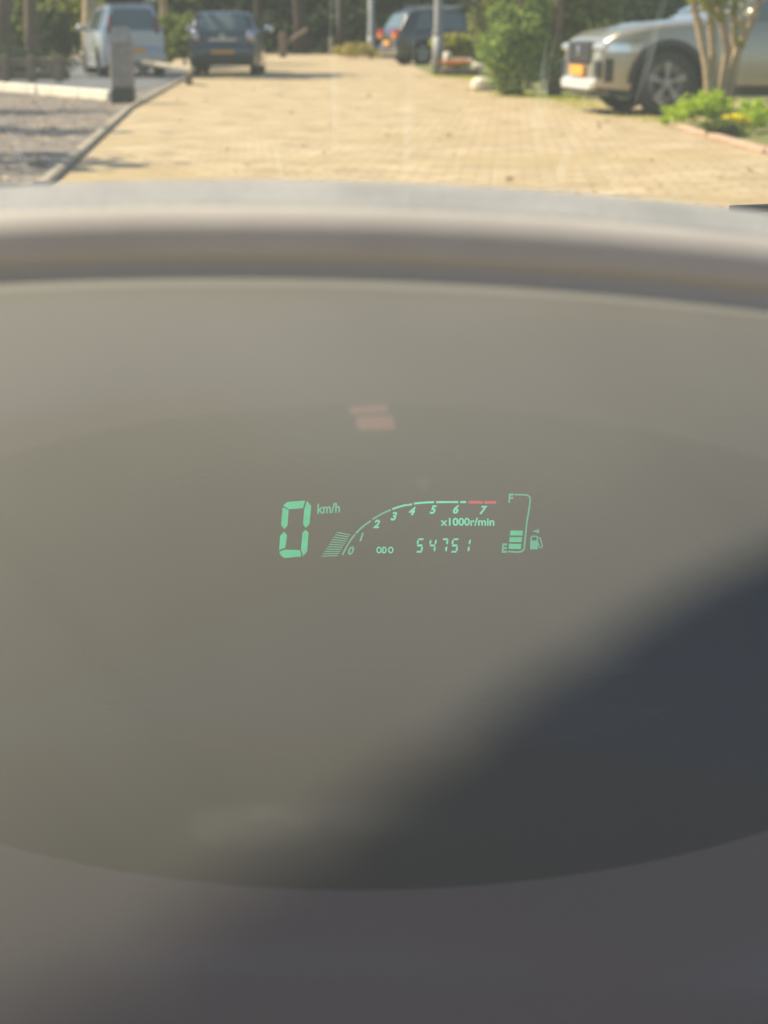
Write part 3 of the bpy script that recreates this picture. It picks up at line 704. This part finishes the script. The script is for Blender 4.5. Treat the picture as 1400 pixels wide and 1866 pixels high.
swept([(.2138,-.0225),(.2122,-.0240),(.2118,-.0265),(.2118,-.0285)], -.20, .20, 80, 'hood_inner_face', M_FACE)
swept([(.2118,-.0285),(.2128,-.0296),(.2122,-.0308),(.2112,-.0330)], -.20, .20, 80, 'cover_seal', mat('seal_rubber', (.56,.53,.49), .85))
prof = [(.2122, -.0316)]; PN = 30
for k in range(PN):   # convex sheet: shallow at the top, steeper towards the driver
    sl = R(11+73*((k+.5)/PN)**.86); st = .135/PN; prof.append((prof[-1][0]-math.cos(sl)*st, prof[-1][1]-math.sin(sl)*st))
def pcurv(t): return .79+2.4*min(1, t*1.3)
refl = []
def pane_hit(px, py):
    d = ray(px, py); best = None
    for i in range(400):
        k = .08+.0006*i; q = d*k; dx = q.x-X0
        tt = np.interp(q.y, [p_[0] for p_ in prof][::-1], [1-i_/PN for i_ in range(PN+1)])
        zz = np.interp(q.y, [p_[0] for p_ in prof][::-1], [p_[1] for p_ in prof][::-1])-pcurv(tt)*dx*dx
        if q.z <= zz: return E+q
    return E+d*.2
s1 = pane_hit(480, 1505)-OFF; s2 = pane_hit(640, 1490)-OFF  # faint reflection painted into the cover film as two denser patches
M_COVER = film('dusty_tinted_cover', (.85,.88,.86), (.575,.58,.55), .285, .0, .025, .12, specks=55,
               painted_reflection=[(s1.x, s1.y, s1.z, .0105, .0014, .040), (s2.x, s2.y, s2.z, .014, .0011, .035)])
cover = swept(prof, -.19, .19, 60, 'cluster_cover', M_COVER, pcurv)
# inner bezel with an elliptical opening, and the dark box behind it
AX = Vector((0, math.cos(PITCH), -math.sin(PITCH))); UP = Vector((0, math.sin(PITCH), math.cos(PITCH)))
def pl(px, py, D): return E+AX*D+Vector(((px-CX)/F*D, 0, 0))+UP*((CY-py)/F*D)-OFF
DB = .33; ell = []; outer = []; N = 96
for k in range(N):
    a = 2*math.pi*k/N; ell.append(pl(710+1120*math.cos(a), 1180-(442)*math.sin(a)+40*math.cos(a)*-.6*(1 if math.sin(a) < 0 else -.4), DB))
    c_, s_ = math.cos(a), math.sin(a); k_ = 1/max(abs(c_), abs(s_)); outer.append(pl(710+1800*c_*k_, (1180-700*s_*k_) if s_ > 0 else (1180-1500*s_*k_), DB))
mb = MB(); inner = [v+AX*.2738 for v in ell]; lip = [v+AX*.004 for v in ell]
mb.add([*outer, *ell], [(i, (i+1)%N, N+(i+1)%N, N+i) for i in range(N)])
mb.build('cluster_bezel', M_BEZEL, dash)
mb = MB(); mb.add([*ell, *inner], [(i, (i+1)%N, N+(i+1)%N, N+i) for i in range(N)]); mb.build('cluster_housing', M_BLACK, dash, True)
DD = FOCUS
mb = MB(); cs = [pl(-900, 400, DD+.004), pl(2300, 400, DD+.004), pl(2300, 2400, DD+.004), pl(-900, 2400, DD+.004)]
bk = [v+AX*.01 for v in cs]; mb.add([*cs, *bk], [(0,1,2,3),(7,6,5,4),(0,4,5,1),(1,5,6,2),(2,6,7,3),(3,7,4,0)])
disp = mb.build('display_panel', M_BLACK, dash)
GREEN = mat('display_green', (.05,.12,.08), .5, emit=(.0,.36,.175), es=1)
GREENT = mat('display_green_dim', (.05,.12,.08), .5, emit=(.02,.27,.16), es=1)
GREENB = mat('display_green_bright', (.05,.12,.08), .5, emit=(.06,.50,.32), es=1)
REDL = mat('display_red', (.2,.02,.03), .5, emit=(.42,.01,.035), es=1)
for m_ in (GREEN, GREENT, GREENB):   # the lit segments are not perfectly even
    t = m_.node_tree; b = t.nodes['Principled BSDF']; tc = t.nodes.new('ShaderNodeTexCoord'); n = t.nodes.new('ShaderNodeTexNoise')
    n.inputs['Scale'].default_value = 260; n.inputs['Detail'].default_value = 2; t.links.new(tc.outputs['Object'], n.inputs[0])
    mr = t.nodes.new('ShaderNodeMapRange'); mr.inputs[3].default_value = .68; mr.inputs[4].default_value = 1.36
    t.links.new(n.outputs[0], mr.inputs[0]); t.links.new(mr.outputs[0], b.inputs['Emission Strength'])
def poly_on(name, polys, m, par=disp, D=DD, th=.0004):
    mb = MB()
    for P in polys:
        n = len(P); a = [pl(x, y, D) for x, y in P]; b = [v+AX*th for v in a]
        mb.add([*a, *b], [tuple(range(n)), tuple(range(2*n-1, n-1, -1))]+[(i, (i+1)%n, n+(i+1)%n, n+i) for i in range(n)])
    return mb.build(name, m, par)
def Z5(pts): return [(480+x*260/1400, 880+y*160/862) for x, y in pts]
def Z6(pts): return [(740+x*270/1400, 880+y*160/830) for x, y in pts]
for seg in [[(195,222),(240,186),(410,174),(388,248),(250,258)], [(427,176),(470,225),(452,405),(417,440),(390,402),(402,262)],
            [(190,240),(248,264),(238,418),(206,452),(174,414)], [(203,480),(232,515),(216,636),(156,658),(166,520)],
            [(156,674),(214,656),(360,660),(374,722),(205,738),(168,706)], [(416,460),(444,490),(430,672),(392,718),(370,660),(384,490)]]:
    poly_on('speed_digit_segment', [Z5(seg)], GREEN)
def arcline(pts, wd, m, name):
    L_, R_ = [], []
    for i, (x, y) in enumerate(pts):
        a = pts[max(i-1, 0)]; b = pts[min(i+1, len(pts)-1)]; dx, dy = b[0]-a[0], b[1]-a[1]; l = math.hypot(dx, dy)
        L_.append((x-dy/l*wd/2, y+dx/l*wd/2)); R_.append((x+dy/l*wd/2, y-dx/l*wd/2))
    qs = [[L_[i], L_[i+1], R_[i+1], R_[i]] for i in range(len(pts)-1)]
    return poly_on(name, qs, m)
arcs = [Z5([(775,710),(800,660),(830,605),(865,550),(900,505)]), Z5([(908,495),(955,448),(1000,410),(1055,372)]),
        Z5([(1070,358),(1130,322),(1190,290),(1252,263)]), Z5([(1266,257),(1330,235),(1400,217)])+Z6([(20,210),(58,200)]),
        Z6([(76,196),(130,189),(200,184),(266,182)]), Z6([(286,182),(380,181),(494,181)]), Z6([(512,181),(568,181)])]
for k, a in enumerate(arcs): arcline(a, 3.0+.12*k, GREENB if k > 2 else GREENT, 'tachometer_scale')
arcline(Z6([(592,182),(660,183),(726,183)]), 4.8, REDL, 'tachometer_red_zone'); arcline(Z6([(740,184),(800,184),(852,184)]), 4.8, REDL, 'tachometer_red_zone')
# comb of rev bars
L0, L1, R0, R1 = Vector((720,484)), Vector((572,720)), Vector((852,512)), Vector((732,712))
for k in range(11):
    t = k/10; a = L0.lerp(L1, t); b = R0.lerp(R1, t); wob = .5
    p1, p2 = Z5([(a.x, a.y), (b.x, b.y)]); arcline([p1, p2], 1.7, GREENT, 'rev_bar')
def text(name, s, px, py, hpx, m, sx=1.0, shear=0.0, bold=0.0, rot=0.0):
    """px,py = left baseline point, hpx = cap height in photo pixels"""
    cu = bpy.data.curves.new(name, 'FONT'); cu.body = s; cu.size = 1.0; cu.shear = shear; cu.offset = bold; cu.resolution_u = 4
    ob = bpy.data.objects.new(name, cu); COL.objects.link(ob); bpy.context.view_layer.update()
    me = bpy.data.meshes.new_from_object(ob.evaluated_get(bpy.context.evaluated_depsgraph_get())); bpy.data.objects.remove(ob)
    k = hpx/.69; c_, s_ = math.cos(rot), math.sin(rot)
    for v in me.vertices:
        x, y = v.co.x*k*sx, v.co.y*k; x, y = x*c_-y*s_, x*s_+y*c_
        v.co = pl(px+x, py-y, DD)
    me.materials.clear(); me.materials.append(m); me.name = name
    o = bpy.data.objects.new(name, me); COL.objects.link(o); o.parent = disp
    return o
text('unit_lettering', 'km/h', *Z5([(526,300)])[0], 17.0, GREENT, .86, .08, .026, R(3))
nums = [('0',Z5([(822,702)])[0],GREENT), ('1',Z5([(926,568)])[0],GREENT), ('2',Z5([(1078,440)])[0],GREENB), ('3',Z5([(1246,364)])[0],GREENB), ('4',Z6([(22,302)])[0],GREENB), ('5',Z6([(222,288)])[0],GREENB), ('6',Z6([(436,286)])[0],GREENB), ('7',Z6([(690,292)])[0],GREENB)]
for s, (x, y), m in nums: text('tachometer_number', s, x, y, 14.0, m, 1.0, .32, .038)
text('revolution_lettering', 'x1000r/min', *Z6([(332,402)])[0], 13.4, GREENB, 1.08, 0, .024)
# ODO: three ring-like letters
def ring(cx, cy, rx, ry, wd, square_left=False):
    pts = []
    for k in range(25):
        a = 2*math.pi*k/24; x, y = math.cos(a), math.sin(a)
        if square_left and x < 0: x = -min(1, abs(x)*1.6); y = math.copysign(min(1, abs(y)*1.5), y) if abs(y) > .05 else y
        pts.append((cx+x*rx, cy+y*ry))
    return pts
for cx, sq, rx_ in ((1136, False, 3.9), (1189, True, 2.9), (1251, False, 3.9)):
    c = Z5([(cx, 659)])[0]; arcline(ring(c[0], c[1], rx_, 4.9, 2, sq), 2.1, GREENB, 'odometer_lettering')
# odometer digits 5 4 7 5 1, seven segments, read off the photograph
def seg7(x, y, on, par, wdt=11.5, h=25):
    sh = -.19
    def P(u, v): return (x+u*wdt-sh*(1-v)*h*.85, y+v*h)   # u right, v down
    th, tv = .125, .25
    S7 = {'a': [(.14,0),(.92,0),(.84,th),(.22,th)], 'g': [(.16,.5-th*.55),(.82,.5-th*.55),(.90,.5),(.82,.5+th*.55),(.16,.5+th*.55),(.08,.5)],
          'd': [(.14,1),(.92,1),(.84,1-th),(.22,1-th)], 'f': [(0,.10),(tv,.16),(tv,.36),(.08,.42),(0,.40)], 'b': [(1,.08),(1-tv,.16),(1-tv,.36),(.92,.42),(1,.40)],
          'e': [(0,.92),(tv,.84),(tv,.64),(.08,.58),(0,.60)], 'c': [(1,.92),(1-tv,.84),(1-tv,.64),(.92,.58),(1,.60)]}
    poly_on('odometer_digit', [[P(u, v) for u, v in S7[k]] for k in on], GREENB)
for s, zx in (('afgcd', 88), ('fgbc', 208), ('abc', 318), ('afgcd', 418), ('bc', 530)):
    x, y = Z6([(zx, 524)])[0]
    seg7(x, y, s, disp, 12.5, 26)
# fuel gauge
outl = [(1028,110),(1120,112),(1150,116),(1168,130),(1175,152),(1168,220),(1152,320),(1142,372),(1136,440),(1124,560),(1118,618),(1106,640),(1082,652),(1040,653),(966,649)]
arcline(Z6(outl), 2.7, GREENT, 'fuel_gauge_outline')
for P in ([(990,450),(1106,452),(1100,498),(984,496)], [(982,512),(1098,514),(1092,560),(976,558)], [(976,574),(1090,578),(1085,626),(970,622)]):
    poly_on('fuel_bar', [Z6(P)], GREEN)
text('fuel_lettering', 'F', *Z6([(962,184)])[0], 15.5, GREENT, .9, .08, .035); text('fuel_lettering', 'E', *Z6([(900,656)])[0], 15.5, GREENT, .9, .08, .035)
poly_on('fuel_arrow', [Z6([(1194,458),(1256,436),(1258,476)])], GREENT)
pump = poly_on('fuel_pump_symbol', [Z6([(1176,545),(1250,545),(1246,628),(1174,628)]), Z6([(1178,510),(1190,498),(1190,545),(1178,545)]), Z6([(1190,498),(1238,498),(1238,510),(1190,510)]), Z6([(1236,498),(1248,510),(1248,545),(1236,545)])], GREENT)
arcline(Z6([(1252,514),(1272,524),(1278,560),(1290,592),(1284,612),(1264,612),(1256,590),(1252,572)]), 2.0, GREENT, 'fuel_pump_hose')
mb = MB(); led = [(x, 1272+16*((x-650)/500)**2) for x in range(-250, 1651, 50)]
a_ = [pl(x, y, .50) for x, y in led]; b_ = [pl(x, y+900, .50) for x, y in led]; mb.grid([a_, b_]); mb.grid([a_, [v+AX*.095 for v in a_]])
mb.build('inner_ledge', mat('ledge_brown', (.10,.055,.035), .8), dash)
# faint red warning light behind the cover
WL = mat('warning_red', (.1,.03,.03), .5, emit=(.9,.40,.36), es=.11)
DW = .262
for P in ([(636,742),(704,737),(708,750),(640,754)], [(650,759),(714,757),(720,771),(718,782),(656,784),(648,772)]):
    poly_on('warning_light', [P], WL, dash, DW)
# windscreen, its frame and roof of our own car, plus an added shadow blocker
M_WS = film('dusty_windscreen', (.95,.97,.95), (.68,.78,.74), .05, .85, .02, .02, streaks=(150, 9, 9))
rows = []
W0, W1 = (.66, -.10), (-.05, .40)
for i in range(13):
    t = i/12; y = W0[0]+(W1[0]-W0[0])*t; z = W0[1]+(W1[1]-W0[1])*t+.03*math.sin(math.pi*t)
    rows.append([(x, y-.25*x*x-OFF.y, EYE+z-OFF.z) for x in np.linspace(-.62, .62, 17)])
MB().grid(rows).build('windscreen', M_WS, dash, True)
# unseen blocker added so its edge throws the slanting shadow on the cover
edge = [pane_hit(a, b)+LV*.33 for a, b in [(1250-1150*t_/14, 1085+775*t_/14-26*math.sin(math.pi*t_/14)*0) for t_ in range(15)]]
dv = (edge[0]-edge[-1]).normalized(); back = Vector((.55, -.8, .12)); back = (back-dv*back.dot(dv)).normalized()
e0, e1 = edge[0]-edge[1], edge[-1]-edge[-2]
edge = [edge[0]+e0.normalized()*.15]+edge+[edge[-1]+e1.normalized()*.15]
mb = MB(); m_ = len(edge); vs = edge+[v+back*.24 for v in edge]
vs = [v-OFF for v in vs]; vs += [v+LV*.012 for v in vs]
fs = []
for i in range(m_-1):
    fs += [(i, i+1, m_+i+1, m_+i), (2*m_+m_+i, 2*m_+m_+i+1, 2*m_+i+1, 2*m_+i), (i, 2*m_+i, 2*m_+i+1, i+1), (m_+i, m_+i+1, 3*m_+i+1, 3*m_+i)]
fs += [(0, m_, 3*m_, 2*m_), (m_-1, 3*m_-1, 4*m_-1, 2*m_-1+m_-m_)]
fs[-1] = (m_-1, 2*m_+m_-1, 3*m_+m_-1, 2*m_-1)
mb.add(vs, fs)
mb.build('shadow_blocker', mat('blocker_matte', (.30,.29,.27), .9), dash)
# roof lining and seat back behind the camera
mb = MB(); mb.grid([[(x-OFF.x, y-OFF.y, EYE+.40-.12*(x/.62)**4-.05*((y+.7)/.7)**2-OFF.z) for x in np.linspace(-.66, .66, 15)] for y in np.linspace(-1.5, -.30, 12)])
mb.build('roof_lining', mat('roof_cloth', (.46,.47,.50), .95), dash, True)
MB().box((0-OFF.x, -.72-OFF.y, EYE-.28-OFF.z), (1.16, .14, .74), Matrix.Rotation(R(-12), 3, 'X'), .05).build('seat_back', mat('seat_cloth', (.10,.10,.12), .95), dash, True)
# wiper resting at the base of the windscreen
wa, wb = At(1330, 383, .72), At(1600, 372, .72)
MB().tube([wa-OFF, wb-OFF], .0022, 8).build('wiper', M_TRIM, dash)
